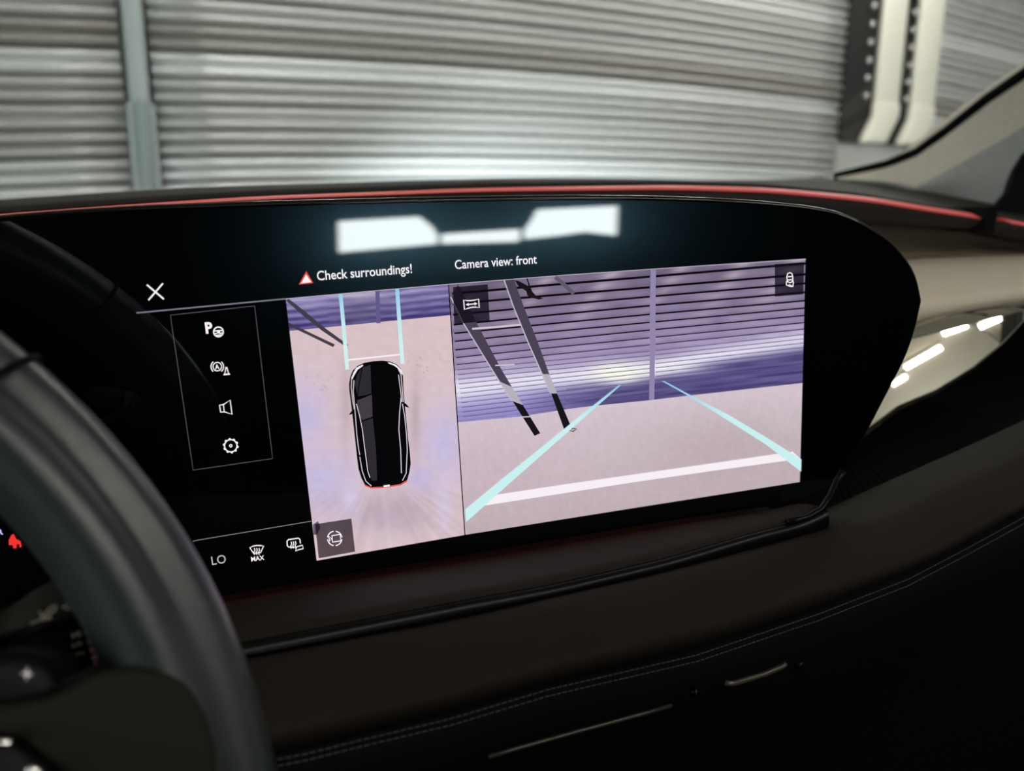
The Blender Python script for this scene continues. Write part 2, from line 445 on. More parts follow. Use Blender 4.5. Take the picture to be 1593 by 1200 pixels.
def poly_ui(name, polys, material, parent, layer, **kw):
    vs, fs = [], []
    for pl in polys:
        b = len(vs); vs += [onS(x, y, layer) for x, y in pl]; fs.append(tuple(range(b, b + len(pl))))
    return add(name, vs, fs, material, parent, **kw)
def strips(paths, w, closed=False, step=25.0):
    """polylines in picture coordinates to quads of width w"""
    out = []
    for path in paths:
        P = list(path) + ([path[0]] if closed else [])
        Q = [P[0]]
        for a, b in zip(P, P[1:]):
            n = max(1, int(math.hypot(b[0] - a[0], b[1] - a[1]) / step))
            Q += [(a[0] + (b[0] - a[0]) * k / n, a[1] + (b[1] - a[1]) * k / n) for k in range(1, n + 1)]
        L, R = [], []
        for i, p in enumerate(Q):
            if closed:
                a = Q[i - 1] if i > 0 else Q[-2]; b = Q[i + 1] if i < len(Q) - 1 else Q[1]
            else:
                a = Q[max(0, i - 1)]; b = Q[min(len(Q) - 1, i + 1)]
            tx, ty = b[0] - a[0], b[1] - a[1]; l = math.hypot(tx, ty) or 1
            ww = w
            L.append((p[0] - ty / l * ww / 2, p[1] + tx / l * ww / 2)); R.append((p[0] + ty / l * ww / 2, p[1] - tx / l * ww / 2))
        for i in range(len(Q) - 1): out.append([L[i], R[i], R[i + 1], L[i + 1]])
    return out
def circ(cx_, cy_, r, n=24, a0=0.0, a1=360.0, sy=1.0):
    return [(cx_ + r * math.cos(math.radians(a0 + (a1 - a0) * i / n)), cy_ + sy * r * math.sin(math.radians(a0 + (a1 - a0) * i / n))) for i in range(n + 1)]
def text_ui(name, s, x0, y0, x1, y1, material, parent, layer, bold=0.0):
    """text with baseline from pixel (x0,y0) to (x1,y1)"""
    cu = bpy.data.curves.new('text', 'FONT'); cu.body = s; cu.size = 1.0; cu.resolution_u = 3; cu.offset = bold
    to = bpy.data.objects.new('text', cu); COL.objects.link(to)
    dg = bpy.context.evaluated_depsgraph_get(); me = bpy.data.meshes.new_from_object(to.evaluated_get(dg))
    bpy.data.objects.remove(to); bpy.data.curves.remove(cu)
    xs = [v.co.x for v in me.vertices]; a, b = min(xs), max(xs)
    ua, va = uv(x0, y0); ub, vb = uv(x1, y1); sc = (ub - ua) / (b - a)
    for v in me.vertices:
        t = (v.co.x - a) / (b - a)
        v.co = S(ua + (v.co.x - a) * sc, va + (vb - va) * t + v.co.y * sc * 1.16, LAY * layer)
    me.materials.clear(); me.materials.append(material)
    return link(name, me, parent)
M_picture = mat('screen_picture', (0.001, 0.001, 0.001), 0.05, emit=(1, 1, 1), ior=1.6)
nt = M_picture.node_tree; an = nt.nodes.new('ShaderNodeAttribute'); an.attribute_name = 'picture'
nt.links.new(an.outputs['Color'], nt.nodes['Principled BSDF'].inputs['Emission Color'])

def poly_col(name, polys, colfn, parent, layer):
    vs, cols, fs = [], [], []
    for pl in polys:
        b = len(vs); vs += [onS(x, y, layer) for x, y in pl]; cols += [colfn(x, y) for x, y in pl]; fs.append(tuple(range(b, b + len(pl))))
    me = bpy.data.meshes.new(name); me.from_pydata([tuple(v) for v in vs], [], fs)
    at = me.color_attributes.new('picture', 'FLOAT_COLOR', 'POINT')
    for k, c in enumerate(cols): at.data[k].color = (*rgb(*c), 1)
    me.materials.append(M_picture)
    return link(name, me, parent)
def picture(name, top, bot, nx, ny, fn, parent, layer):
    """displayed picture between an upper and a lower outline"""
    def along(P, s):
        x = P[0][0] + (P[-1][0] - P[0][0]) * s
        return x, interp(x, [p[0] for p in P], [p[1] for p in P])
    vs, cols, fs = [], [], []
    for j in range(ny + 1):
        t = j / ny
        for i in range(nx + 1):
            a, b = along(top, i / nx), along(bot, i / nx)
            px, py = a[0] + (b[0] - a[0]) * t, a[1] + (b[1] - a[1]) * t
            vs.append(onS(px, py, layer)); cols.append(fn(px, py))
    for j in range(ny):
        for i in range(nx):
            a = j * (nx + 1) + i; fs.append((a, a + 1, a + nx + 2, a + nx + 1))
    me = bpy.data.meshes.new(name); me.from_pydata([tuple(v) for v in vs], [], fs)
    at = me.color_attributes.new('picture', 'FLOAT_COLOR', 'POINT')
    for k, c in enumerate(cols): at.data[k].color = (*rgb(*[max(0, min(255, q)) for q in c]), 1)
    me.materials.append(M_picture)
    return link(name, me, parent)
# header and menu
poly_ui('close_icon', strips([[(228.5, 443), (255, 465.5)], [(253.5, 441), (231, 467)]], 2.6), E_white, disp, 3, label='white cross icon for closing')
poly_ui('header_line', strips([[(212, 487), (328, 476), (444, 465)]], 2.0), E_line, disp, 2)
poly_ui('menu_frame', strips([[(265, 490.5), (396, 476), (424, 713.5), (300.5, 731.5)]], 1.0, closed=True), E_box, disp, 2)
poly_ui('footer_line', strips([[(300, 842), (310, 840), (484, 811)]], 1.1), E_line, disp, 2)
poly_ui('warning_triangle', [[(476.3, 421.5), (464.5, 443), (487.5, 440.5)]], E_red, disp, 3, label='red and white warning triangle')
poly_ui('warning_triangle_fill', [[(476, 427), (468, 441), (484.5, 439)]], E_white, disp, 4)
text_ui('warning_text', 'Check surroundings!', 493.5, 436.5, 641, 424.6, E_white, disp, 3, 0.012)
text_ui('view_text', 'Camera view: front', 707.6, 418.8, 835, 409.8, E_white, disp, 3, 0.012)
# parking assist icon
text_ui('parking_letter', 'P', 320.5, 518.5, 331.5, 517.5, E_white, disp, 3, 0.04)
poly_ui('parking_wheel_icon', strips([circ(339.8, 516.4, 7.5, 24)[:-1]], 2.0, True, 99) + strips([[(333, 515), (347, 514)], [(334, 519), (338, 519)], [(341.5, 519), (346, 518)], [(336, 522), (344, 521)]], 1.8) + [circ(340, 516.4, 2.6, 10)[:-1]], E_white, disp, 3)
# brake assist icon
poly_ui('brake_assist_icon', strips([circ(338, 570.4, 6.6, 24)[:-1]], 1.5, True, 99) + strips([circ(338, 570.4, 9.8, 8, 130, 230), circ(338, 570.4, 9.8, 8, -50, 50)], 1.6, False, 99), E_white, disp, 3)
text_ui('brake_assist_letter', 'A', 334.6, 574.4, 341.6, 573.8, E_white, disp, 3, 0.03)
poly_ui('cone_icon', strips([[(351.6, 571), (349.5, 582.8), (356, 582.2), (352.6, 571)]], 1.7) + [[(347.4, 584), (348, 581.5), (357.2, 580.8), (358.2, 583)]], E_white, disp, 3)
poly_ui('speaker_icon', strips([[(341.6, 630.3), (347.4, 629.6), (358.0, 622.6), (360.9, 644.6), (349.0, 640.6), (343.2, 641.2)]], 1.9, True, 99) + strips([[(347.4, 629.8), (348.9, 640.4)]], 1.5), E_white, disp, 3)
gear = []
for k in range(40):
    r = 12.3 if (k % 4) in (0, 1) else 10.6
    gear.append((359 + r * math.cos(2 * math.pi * (k + 0.5) / 40), 693.5 + r * 0.97 * math.sin(2 * math.pi * (k + 0.5) / 40)))
gin = circ(359, 693.5, 8.7, 40)[:-1]
poly_ui('gear_icon', [[gear[k], gear[(k + 1) % 40], gin[(k + 1) % 40], gin[k]] for k in range(40)] + strips([circ(359, 693.5, 1.9, 12)[:-1]], 1.5, True, 99), E_white, disp, 3)
# climate bar
text_ui('temperature_text', 'LO', 330, 879, 352, 875.5, emat('ui_grey', rgb(190, 186, 190)), disp, 3)
poly_ui('windscreen_heat_icon', strips([[(388.5, 852), (394, 849.5), (400, 848.6), (406, 848.8), (410, 849.3), (405.5, 859.5), (394.5, 861)]], 1.7, True, 99) +
        strips([[(396 + k * 3.6, 863), (394.8 + k * 3.6, 859), (396.6 + k * 3.6, 856), (395.4 + k * 3.6, 852.6)] for k in range(3)], 1.5), E_white, disp, 3)
text_ui('maximum_text', 'MAX', 391, 873.5, 411.5, 870.6, E_white, disp, 3, 0.02)
poly_ui('mirror_heat_icon', strips([[(458, 851.5), (449, 851), (446.8, 849), (446.4, 842), (448.5, 839.5), (464, 837.2), (466.4, 838.8), (467.2, 845.5)]], 1.8, False, 99) +
        strips([[(453 + k * 3.4, 853.4 - k * 0.4), (452 + k * 3.4, 849.5 - k * 0.4), (453.6 + k * 3.4, 846.5 - k * 0.4), (452.6 + k * 3.4, 842.6 - k * 0.4)] for k in range(3)], 1.5) +
        strips([[(460, 857.5), (461, 850.8), (470.5, 848.2), (471.6, 853.5), (463.5, 855.4)]], 1.7, True, 99), E_white, disp, 3)

# ---- picture of the surroundings seen from above
def h01(x, y):
    s = math.sin(x * 12.9898 + y * 78.233) * 43758.5453; return s - math.floor(s)
def vnoise(x, y):
    xi, yi = math.floor(x), math.floor(y); fx, fy = x - xi, y - yi
    fx, fy = fx * fx * (3 - 2 * fx), fy * fy * (3 - 2 * fy)
    return (h01(xi, yi) * (1 - fx) + h01(xi + 1, yi) * fx) * (1 - fy) + (h01(xi, yi + 1) * (1 - fx) + h01(xi + 1, yi + 1) * fx) * fy
def mixc(a, b, t):
    t = max(0.0, min(1.0, t)); return tuple(p + (q - p) * t for p, q in zip(a, b))
def gauss(x, y, cx_, cy_, sx, sy): return math.exp(-((x - cx_) / sx) ** 2 - ((y - cy_) / sy) ** 2)
def top_wall(px, py):
    d = interp(px, [448, 700], [515, 490.5]) - py
    c = mixc((82, 74, 130), (134, 126, 172), d / 46)
    ph = d / 11.0 + (0.35 if px > 590 else 0.0)
    st = math.sin(2 * math.pi * ph + vnoise(px / 34, d / 14) * 1.2)
    c = tuple(k + 20 * st + 30 * (vnoise(px / 20, d / 2.6) - 0.5) for k in c)
    c = mixc(c, (96, 88, 118), gauss(px, py, 560, 488, 34, 18) * 0.6)
    c = mixc(c, (206, 196, 206), gauss(px, py, 555, 460, 46, 6) * 0.6)
    return mixc(c, (190, 186, 226), gauss(px, py, 480, 470, 30, 8) * 0.4)
def top_floor(px, py):
    c = (216, 193, 197)
    c = mixc(c, (196, 186, 224), max(gauss(px, py, 470, 650, 45, 60), gauss(px, py, 500, 745, 60, 55), gauss(px, py, 690, 690, 42, 60), gauss(px, py, 655, 745, 32, 25)) * 0.9)
    c = mixc(c, (184, 166, 182), gauss(px, py, 600, 800, 80, 34) * 0.85)
    c = mixc(c, (212, 204, 236), (gauss(px, py, 545, 775, 14, 30) + gauss(px, py, 690, 785, 12, 45)) * 0.6)
    c = mixc(c, (176, 156, 164), (gauss(px, py, 538, 630, 9, 60) + gauss(px, py, 646, 650, 8, 60)) * 0.6)
    if py > 740:
        k = vnoise((px - 590) / (2.5 + abs(py - 760) / 14), py / 60) - 0.5
        c = tuple(q + 14 * k * min(1, (py - 740) / 40) for q in c)
    n = vnoise(px / 9, py / 9) - 0.5
    m = vnoise(px / 4.0, py / 2.2)
    sp = gauss(px, py, 490, 600, 34, 22) + gauss(px, py, 660, 570, 30, 22)
    if m > 0.82: c = mixc(c, (150, 130, 136), sp * (m - 0.82) * 4.0)
    return tuple(q + 6 * n for q in c)
tv = tag(bpy.data.objects.new('surround_view', None)); COL.objects.link(tv); tv.parent = disp
tv['label'] = 'top-down picture of a black car on a pale floor'
picture('wall_picture', [(444.5, 465), (570, 453.8), (697, 442.5)], [(450.3, 515), (700.2, 490.5)], 90, 40, top_wall, tv, 1)
picture('floor_picture', [(450.3, 515), (700.2, 490.5)], [(492.5, 872.5), (722.5, 832.5)], 96, 130, top_floor, tv, 1)
poly_ui('picture_post', strips([[(587, 452.5), (588.5, 503)]], 6.5), emat('ui_top_post', rgb(98, 90, 138)), tv, 2)
for l_, r_ in (([(444.6, 467.5), (470, 490), (500, 514), (537, 539)], [(449, 464.8), (475, 485), (505, 510), (542, 537)]), ([(449.3, 507), (480, 521.5), (518, 540)], [(448.8, 501.5), (482, 517.5), (521, 536)])):
    poly_ui('picture_beam', [[l_[i], r_[i], r_[i + 1], l_[i + 1]] for i in range(len(l_) - 1)], emat('ui_beam', rgb(66, 60, 74)), tv, 3)
for pth in ([(529.5, 457.5), (534, 505), (540, 575)], [(617.5, 450), (621, 500), (626, 566)]): poly_col('lane_line', strips([pth], 6.0), lambda x, y: mixc((146, 206, 238), (206, 240, 238), (y - 455) / 60.0), tv, 4)
poly_ui('stop_line', strips([[(541, 560), (622, 551.5)]], 2.4), E_bar, tv, 5)
def c7(x, y): return (430 + x / 3.529, 540 + y / 3.529)
car = [c7(*p) for p in [(398, 200), (405, 160), (418, 128), (445, 102), (480, 86), (530, 77), (580, 74), (625, 79), (660, 95), (683, 120), (694, 160), (697, 240), (704, 320), (712, 400), (722, 500), (732, 580), (736, 640), (728, 690), (716, 728), (680, 750), (600, 764), (520, 768), (487, 755), (466, 720), (450, 670), (441, 600), (428, 480), (416, 370), (405, 280), (399, 235)]]
cpoly = [[car[0], car[1], car[2], car[-1]]]
ctr = c7(565, 420)
poly_ui('car_glow', [[c7(474, 738), c7(486, 762), c7(520, 776), c7(600, 772), c7(682, 758), c7(716, 738), c7(724, 704), c7(712, 700), c7(600, 740), c7(500, 740)]], emat('ui_tail', rgb(226, 82, 74)), tv, 4)
poly_ui('car_body', [[car[i], car[(i + 1) % len(car)], ctr] for i in range(len(car))], E_black, tv, 5)
poly_ui('car_mirror', [[c7(396, 372), c7(412, 350), c7(436, 332), c7(432, 348), c7(412, 368)], [c7(690, 300), c7(712, 312), c7(730, 334), c7(712, 328), c7(690, 318)]], E_black, tv, 5)
E_cg = emat('ui_car_gloss', rgb(66, 60, 70)); E_cg2 = emat('ui_car_gloss_dim', rgb(46, 42, 50))
poly_ui('car_bonnet_gloss', [[c7(468, 112), c7(515, 96), c7(520, 258), c7(446, 270), c7(430, 200), c7(442, 150)]], E_cg2, tv, 6)
poly_ui('car_glass_gloss', [[c7(440, 292), c7(522, 260), c7(526, 380), c7(470, 400), c7(452, 360)]], E_cg, tv, 7)
poly_ui('car_roof_gloss', [[c7(470, 408), c7(528, 388), c7(545, 560), c7(552, 730), c7(522, 732), c7(500, 640), c7(482, 500)]], E_cg2, tv, 6)
poly_ui('car_pillar_line', strips([[c7(470, 108), c7(452, 200), c7(444, 276), c7(520, 256)]], 1.6), E_black, tv, 8)
poly_ui('car_outline', strips([[c7(*p) for p in q] for q in (
    [(470, 102), (430, 130), (412, 165), (409, 220), (418, 300), (426, 340)], [(424, 180), (420, 240), (428, 330), (434, 400), (440, 480), (450, 560), (456, 590)],
    [(438, 310), (456, 380), (470, 450), (484, 560), (500, 680), (512, 714)], [(456, 600), (470, 680), (490, 735), (520, 760)],
    [(610, 84), (660, 105), (682, 150), (688, 220), (694, 300)], [(668, 150), (680, 240), (686, 300)], [(682, 275), (674, 360), (670, 450), (680, 560), (684, 690)],
    [(690, 310), (702, 380), (712, 480), (716, 560), (710, 690), (690, 730)])], 1.3), emat('ui_car_outline', rgb(214, 204, 214)), tv, 9)
poly_ui('car_headlight', [[c7(*p) for p in q] for q in ([(420, 140), (436, 112), (472, 94), (474, 100), (444, 122), (428, 150), (414, 176), (410, 170)], [(618, 82), (655, 96), (682, 122), (692, 150), (684, 146), (668, 118), (640, 98), (615, 90)], [(585, 757), (620, 752), (620, 762), (588, 767)])], E_white, tv, 10)
poly_ui('picture_smudge', [[c7(200, 975), c7(228, 955), c7(240, 990), c7(222, 1030), c7(204, 1030)]], emat('ui_smudge', rgb(96, 84, 104)), tv, 3)
poly_ui('icon_tile', [[(490, 815), (546.3, 806.3), (552, 857.6), (495.6, 868)]], E_tile2, tv, 6)
poly_ui('camera_icon', strips([circ(520.3, 836.8, 11.2, 7, a + 8, a + 82) for a in (0, 90, 180, 270)], 1.7, False, 99) + strips([[(516, 832.6), (528.5, 830.4), (529.8, 840.4), (517, 842.6)]], 1.9, True, 99) + strips([[(511, 833), (515.5, 837.2), (512.4, 841.6)]], 1.7, True, 99), E_white, tv, 8)

# ---- picture of the front camera
WL_X = [700, 713, 808, 884, 920, 1009, 1072, 1253]; WL_Y = [660, 657, 648.5, 636.5, 632, 623, 615.6, 595.5]
LX = [457, 473, 490, 505.6, 519, 531.5, 545, 557, 568] + [576.5 + 7.4 * k for k in range(11)]
MXs = [430.5, 447, 461.5, 475.5, 489, 501.5, 513.5, 525.5, 536.5] + [546.5 + 6.7 * k for k in range(11)]
RXs = [410, 427, 441, 455, 468, 479.5, 491, 502, 512] + [520.5 + 6.7 * k for k in range(11)]
def wall_u(px, py):
    """slat coordinate of a picture point"""
    def col(Y):
        if py <= Y[0]: return (py - Y[0]) / 16.0
        for i in range(len(Y) - 1):
            if py <= Y[i + 1]: return i + (py - Y[i]) / (Y[i + 1] - Y[i])
        return len(Y) - 1 + (py - Y[-1]) / 7.0
    def ycol(i): 
        return interp(px, [704, 1012, 1251], [LX[i], MXs[i], RXs[i]])
    return col([ycol(i) for i in range(20)])
def front_wall(px, py):
    k = wall_u(px, py); fr = k - math.floor(k)
    c = mixc((116, 104, 128), (158, 142, 180), (k + 1) / 9.0)
    band_ = interp(px, [704, 850, 960, 1010, 1100, 1250], [13.2, 13.0, 13.2, 13.2, 11.6, 10.2])
    bw = interp(px, [704, 850, 960, 1010, 1100, 1250], [3.4, 2.8, 2.4, 2.2, 2.2, 2.0])
    dark = mixc((150, 140, 198), (86, 78, 128), (px - 800) / 130.0)
    if k > band_: c = mixc(c, dark, (k - band_) / 2.4)
    fl = math.floor(k)
    amp = 0.78 + 0.22 * h01(fl, 3.3)
    c = mixc(c, (240, 236, 252), math.exp(-((k - band_) / bw) ** 2) * 0.95 * amp)
    c = mixc(c, (252, 252, 240), min(1.0, 1.2 * gauss(px, py, 962, 580, 42, 15)))
    c = mixc(c, (240, 240, 244), 0.8 * gauss(px, py, 1040, 572, 50, 10))
    if k < 9:
        c = tuple(q + 20 * (vnoise(px / 26 + 40 * fl, fr * 1.6) - 0.5) for q in c)
        for cx_, w_, a_ in ((1236, 20, 0.6), (1148, 16, 0.5), (1052, 14, 0.4), (944, 16, 0.5), (842, 14, 0.4)):
            c = mixc(c, (226, 208, 216), gauss(px + 13 * k, fr, cx_, 0.55, w_, 0.4) * a_ * max(0.0, 1 - k / 6.0))
    elif k > band_ + 1.5 and px > 880:
        c = tuple(q + 44 * (vnoise(px / 46, k * 1.7) - 0.5) for q in c)
    if fr > 0.55: c = tuple(q * (1 - 0.14 * (fr - 0.55) / 0.45) for q in c)
    return c
def front_floor(px, py):
    d = py - interp(px, WL_X, WL_Y)
    c = mixc((212, 196, 206), (188, 170, 176), d / 190)
    c = mixc(c, (200, 178, 190), gauss(px, py, 760, 720, 90, 60) * 0.6)
    c = mixc(c, (182, 166, 170), gauss(px, py, 1130, 700, 130, 60) * 0.6)
    n = vnoise(px / 5, py / 5) - 0.5; n2 = vnoise(px / 2.5, py / 14) - 0.5
    return tuple(q + 5 * n + 4 * n2 for q in c)
fv = tag(bpy.data.objects.new('front_view', None)); COL.objects.link(fv); fv.parent = disp
fv['label'] = 'front camera picture of a slatted door, beams and guide lines'
picture('door_picture', [(698.5, 442.5), (880, 428), (1070, 415), (1253, 403)], [(712.2, 657.2), (808, 648.5), (884, 636.5), (920, 632), (1009, 623), (1072, 615.6), (1248.2, 596)], 210, 150, front_wall, fv, 1)
picture('floor_picture', [(712.2, 657.2), (808, 648.5), (884, 636.5), (920, 632), (1009, 623), (1072, 615.6), (1248.2, 596)], [(723.5, 832.3), (980, 791.5), (1244, 750)], 150, 60, front_floor, fv, 1)
poly_ui('picture_divider', strips([[(697.6, 442.5), (723, 832.5)]], 1.6), E_black, fv, 2)
for i in range(20):
    w = [3.6, 3.4, 3.0, 2.8, 2.5, 2.2, 2.0, 1.7, 1.5][i] if i < 9 else 1.0
    colr = [(14, 10, 18)] * 7 + [(34, 26, 46), (52, 42, 72)]
    cc = colr[i] if i < 9 else ((92, 78, 132) if i < 15 else (96, 86, 146))
    if i == 0: m_ = emat('ui_slat_gap', rgb(*cc))
    elif i in (7, 8, 9, 15): m_ = emat('ui_slat_gap', rgb(*cc))
    pth = []
    x0, x1 = 703 + i * 0.9, 1252.5 - i * 0.3
    segs = [[(x, interp(x, [704, 864, 1012, 1251], [LX[i], (LX[i] + MXs[i]) / 2 - 1.0 + (864 - 858) * 0, MXs[i], RXs[i]])) for x in linspace(a, b, 9)] for a, b in ((x0, 1010.5), (1019.5, x1))]
    poly_ui('slat_gap', strips(segs, w, False, 60), m_, fv, 2)
poly_ui('picture_post', strips([[(1016, 420), (1014.6, 530), (1013.4, 622)]], 8.0), emat('ui_post', rgb(146, 134, 170)), fv, 3)
def band(l, r): return [[l[i], r[i], r[i + 1], l[i + 1]] for i in range(len(l) - 1)]
b1r = [(712, 441.8), (744, 508), (778, 572), (796, 602), (813, 630), (840, 674)]; b1l = [(702, 462), (720, 500), (755, 557), (778, 594), (797, 624), (831, 678)]
b2r = [(799, 434.8), (814, 476), (836, 532), (854, 582), (866, 612), (889, 666)]; b2l = [(785, 436), (799, 476), (822, 532), (844, 582), (857, 612), (877, 668)]
E_bm = emat('ui_beam_dark', rgb(74, 66, 82)); E_bm2 = emat('ui_beam_lit', rgb(182, 176, 188)); E_bm3 = emat('ui_beam_black', rgb(24, 20, 26))
for l, r in ((b1l, b1r), (b2l, b2r)):
    q = band(l, r)
    poly_ui('picture_beam', q[:3], E_bm, fv, 4); poly_ui('picture_beam', q[3:4], E_bm2, fv, 4); poly_ui('picture_beam', q[4:], E_bm3, fv, 4)
    poly_ui('beam_edge', strips([[(x - 1.2, y) for x, y in l[:5]]], 1.8), emat('ui_beam_edge', rgb(190, 182, 200)), fv, 4)
poly_ui('beam_bracket', strips([[(734, 511.5), (775, 508.5), (810, 505)]], 3.0) + strips([[(770, 568.5), (800, 567)]], 2.0) + strips([[(811, 648.5), (824, 648)]], 1.8), emat('ui_bracket', rgb(205, 198, 206)), fv, 5)
poly_ui('picture_hook', [[(800, 436), (806, 437), (819, 444), (826, 452), (834, 461), (845, 464), (838, 466), (826, 463), (820, 460), (818, 453), (806, 445)], [(818, 433), (820, 433), (828, 456), (825, 455)]], E_bm3, fv, 5)
poly_ui('picture_bar', strips([[(863, 431), (874, 440), (892, 457)]], 6.0), emat('ui_bar_grey', rgb(96, 88, 104)), fv, 5)
poly_ui('beam_foot', strips([[(884, 669.5), (891, 671), (897, 667.5), (890, 666.5)]], 1.6, True, 99), E_bm3, fv, 4)
poly_ui('stop_bar', band([(765, 778), (980, 740.5), (1110, 717), (1210, 701)], [(752, 787), (985, 749.5), (1110, 731), (1222, 716)]) and
        band([(752, 772.5), (880, 753), (985, 738), (1100, 721.6), (1232, 702.5)], [(742, 788), (880, 766.5), (985, 750), (1110, 732), (1244.6, 713.5)]), E_bar, fv, 5)
gcol = lambda x, y: mixc((142, 198, 236), (200, 240, 240), (y - 596) / 50.0)
poly_col('guide_line', band([(962, 598.8), (900, 648), (840, 697), (780, 745), (723.3, 792)], [(965.5, 598.8), (905, 652), (846, 704), (786, 757), (724.4, 812)]), gcol, fv, 6)
poly_col('guide_line', band([(1028, 592.5), (1072, 617), (1130, 653), (1190, 691), (1245, 733.6)], [(1033.5, 593), (1076, 616), (1134, 646), (1194, 682), (1245.6, 714.5)]), gcol, fv, 6)
poly_ui('icon_tile', [[(704, 446.8), (758, 442.3), (761, 498.4), (706, 504.4)]], E_tile, fv, 7)
poly_ui('icon_tile', [[(1203.8, 411), (1249.5, 407.9), (1248.1, 457.7), (1204.2, 461.4)]], E_tile, fv, 7)
poly_ui('width_icon', strips([[(720.3, 466.6), (726, 467.6), (732, 467.4), (738, 466.6), (743.6, 465), (744.6, 478.6), (739, 477.6), (733, 478), (727, 479.4), (721.6, 481.4)]], 1.8, True, 99) +
        strips([[(726, 473.6), (739, 472.2)]], 1.8) + [[(723.5, 473.8), (728, 470.8), (728.4, 476.2)], [(741.8, 472), (737, 469.8), (737.4, 475)]], E_white, fv, 9)
poly_ui('car_icon', strips([[(1223.5, 425.6), (1226.5, 424.2), (1230, 425.6), (1231.4, 431), (1231, 437.5), (1227.4, 440), (1223.2, 438), (1222.2, 431)]], 1.8, True, 99) +
        strips([[(1224, 430.5), (1229.8, 430)], [(1224, 435.6), (1229.8, 435)], [(1222, 437), (1221.2, 443), (1227, 445.4), (1231.4, 446), (1232.4, 440), (1231, 434)]], 1.7) + strips([[(1225, 442.5), (1230.6, 445)]], 1.4), E_white, fv, 9)
poly_ui('picture_top_line', strips([[(444.5, 465), (570, 453.6), (697, 442.4), (880, 428), (1070, 415), (1253, 403)]], 1.1), emat('ui_top_line', rgb(190, 180, 196)), disp, 3)

# ------------------------------------------------------------------ dashboard
dash = thing('dashboard', 'dark padded dashboard with red light line and stitched lower edge', 'dashboard')
XA = linspace(-0.6, 1.28, 120)
far_px = [(-300, 350), (0, 319), (120, 310), (240, 302), (500, 294), (800, 285), (1000, 281.5), (1160, 279.5), (1290, 277.5), (1425, 293), (1549, 321), (1593, 331), (1900, 395)]
far_Y = [0.95, 0.95, 0.95, 0.95, 0.95, 0.95, 0.95, 0.92, 0.86, 0.76, 0.68, 0.66, 0.6]
r_far = row(far_px, far_Y, XA)
st_px = [(-300, 358), (0, 332), (200, 317.5), (402, 304.5), (603, 297.5), (750, 291.5), (1050, 287.5), (1200, 292), (1350, 306), (1440, 321), (1529, 334.5), (1593, 346), (1900, 402)]
st_th = [6, 6, 6.5, 6.5, 6.5, 7, 7.5, 7.5, 7.5, 7, 6.5, 5, 5]
YS = [0.52] * 6 + [0.52, 0.51, 0.50, 0.50, 0.50, 0.50, 0.50]
r_s0 = row(st_px, YS, XA); r_s1 = row([(x, y + h) for (x, y), h in zip(st_px, st_th)], [y - 0.012 for y in YS], XA)
loft('dash_top', [shift(r_far, dy=0.12, dz=-0.05), r_far] + arcrows(r_far, shift(r_s0, dy=0.012, dz=0.004), 6, 0, 0.004)[1:] + [r_s0, shift(r_s0, dy=0.02)], M_soft, dash)
# the light line: two lengths with the joint to the door between them
jx0, jx1 = at_y(1531, 338, 0.5).x, at_y(1554, 342, 0.5).x
def part_x(r, a, b): return [p for p in r if a <= p.x <= b]
def seg_row(r, a, b, n=70):
    X = [p.x for p in r]; xs = linspace(a, b, n)
    return [Vector((x, interp(x, X, [p.y for p in r]), interp(x, X, [p.z for p in r]))) for x in xs]
for a, b in ((-0.6, jx0), (jx1, 1.2)):
    p, q = seg_row(r_s0, a, b), seg_row(r_s1, a, b)
    loft('light_line', [shift(p, dy=0.012, dz=-0.0003), shift(p, dy=-0.001, dz=-0.0003), shift(q, dy=-0.001, dz=0.0003), shift(q, dy=0.012, dz=0.0003)], M_red, dash, label='glowing red light line along the dashboard edge')
jt = [at_y(x, y, 0.484) for x, y in ((1531, 360), (1533, 338), (1541, 322), (1553, 322), (1551, 340), (1546, 362))]
add('dash_joint', jt + [p + Vector((0, 0.04, 0)) for p in jt], [tuple(range(6)), tuple(range(11, 5, -1))] + [(i, (i + 1) % 6, 6 + (i + 1) % 6, 6 + i) for i in range(6)], M_matte, dash)
r_u = row([(-300, 420), (0, 400), (900, 345), (1250, 340), (1350, 346), (1454, 353), (1537, 359), (1593, 374), (1900, 420)], 0.50, XA)
loft('dash_brow', [shift(r_s1, dy=0.02, dz=-0.002), r_s1] + arcrows(r_s1, r_u, 3, -0.004, 0)[1:] + [shift(r_u, dy=0.08)], M_soft, dash)
XP = linspace(0.0, 1.28, 96)
r_u2 = row([(1250, 340), (1350, 346), (1454, 353), (1537, 359), (1593, 374), (1900, 420)], 0.53, XP)
r_b0 = row([(1200, 430), (1427, 414.6), (1496, 408), (1593, 403), (1900, 392)], 0.47, XP)
r_b1 = row([(1200, 560), (1425, 519), (1533, 493.5), (1593, 484), (1900, 440)], 0.47, XP)
loft('upper_fascia', [shift(r_u2, dy=0.05)] + arcrows(r_u2, shift(r_b0, dy=0.05), 4, 0.01, 0) + [shift(r_b0, dy=0.09)], M_taupe, dash)
r_bm = row([(1200, 506), (1425, 484), (1533, 466), (1593, 456), (1900, 418)], 0.432, XP)
bol = arcrows(shift(r_b0, dy=0.03), r_bm, 6, 0.0, 0.003) + arcrows(r_bm, r_b1, 6, -0.008, -0.004)[1:]
loft('bolster', [shift(r_b0, dy=0.1)] + bol + [shift(r_b1, dy=0.08)], M_bolster, dash, label='rounded greige bolster across the passenger side')
SPH = Vector((0.71780585, 0.6850325, 0.87391043)); SPR = 0.35      # the trim is a shallow dome
def at_sphere(px, py):
    d = ray(px, py); c = CAM - SPH; b = d.dot(c); D = max(0.0, b * b - (c.dot(c) - SPR * SPR))
    return CAM + d * (-b - math.sqrt(D))
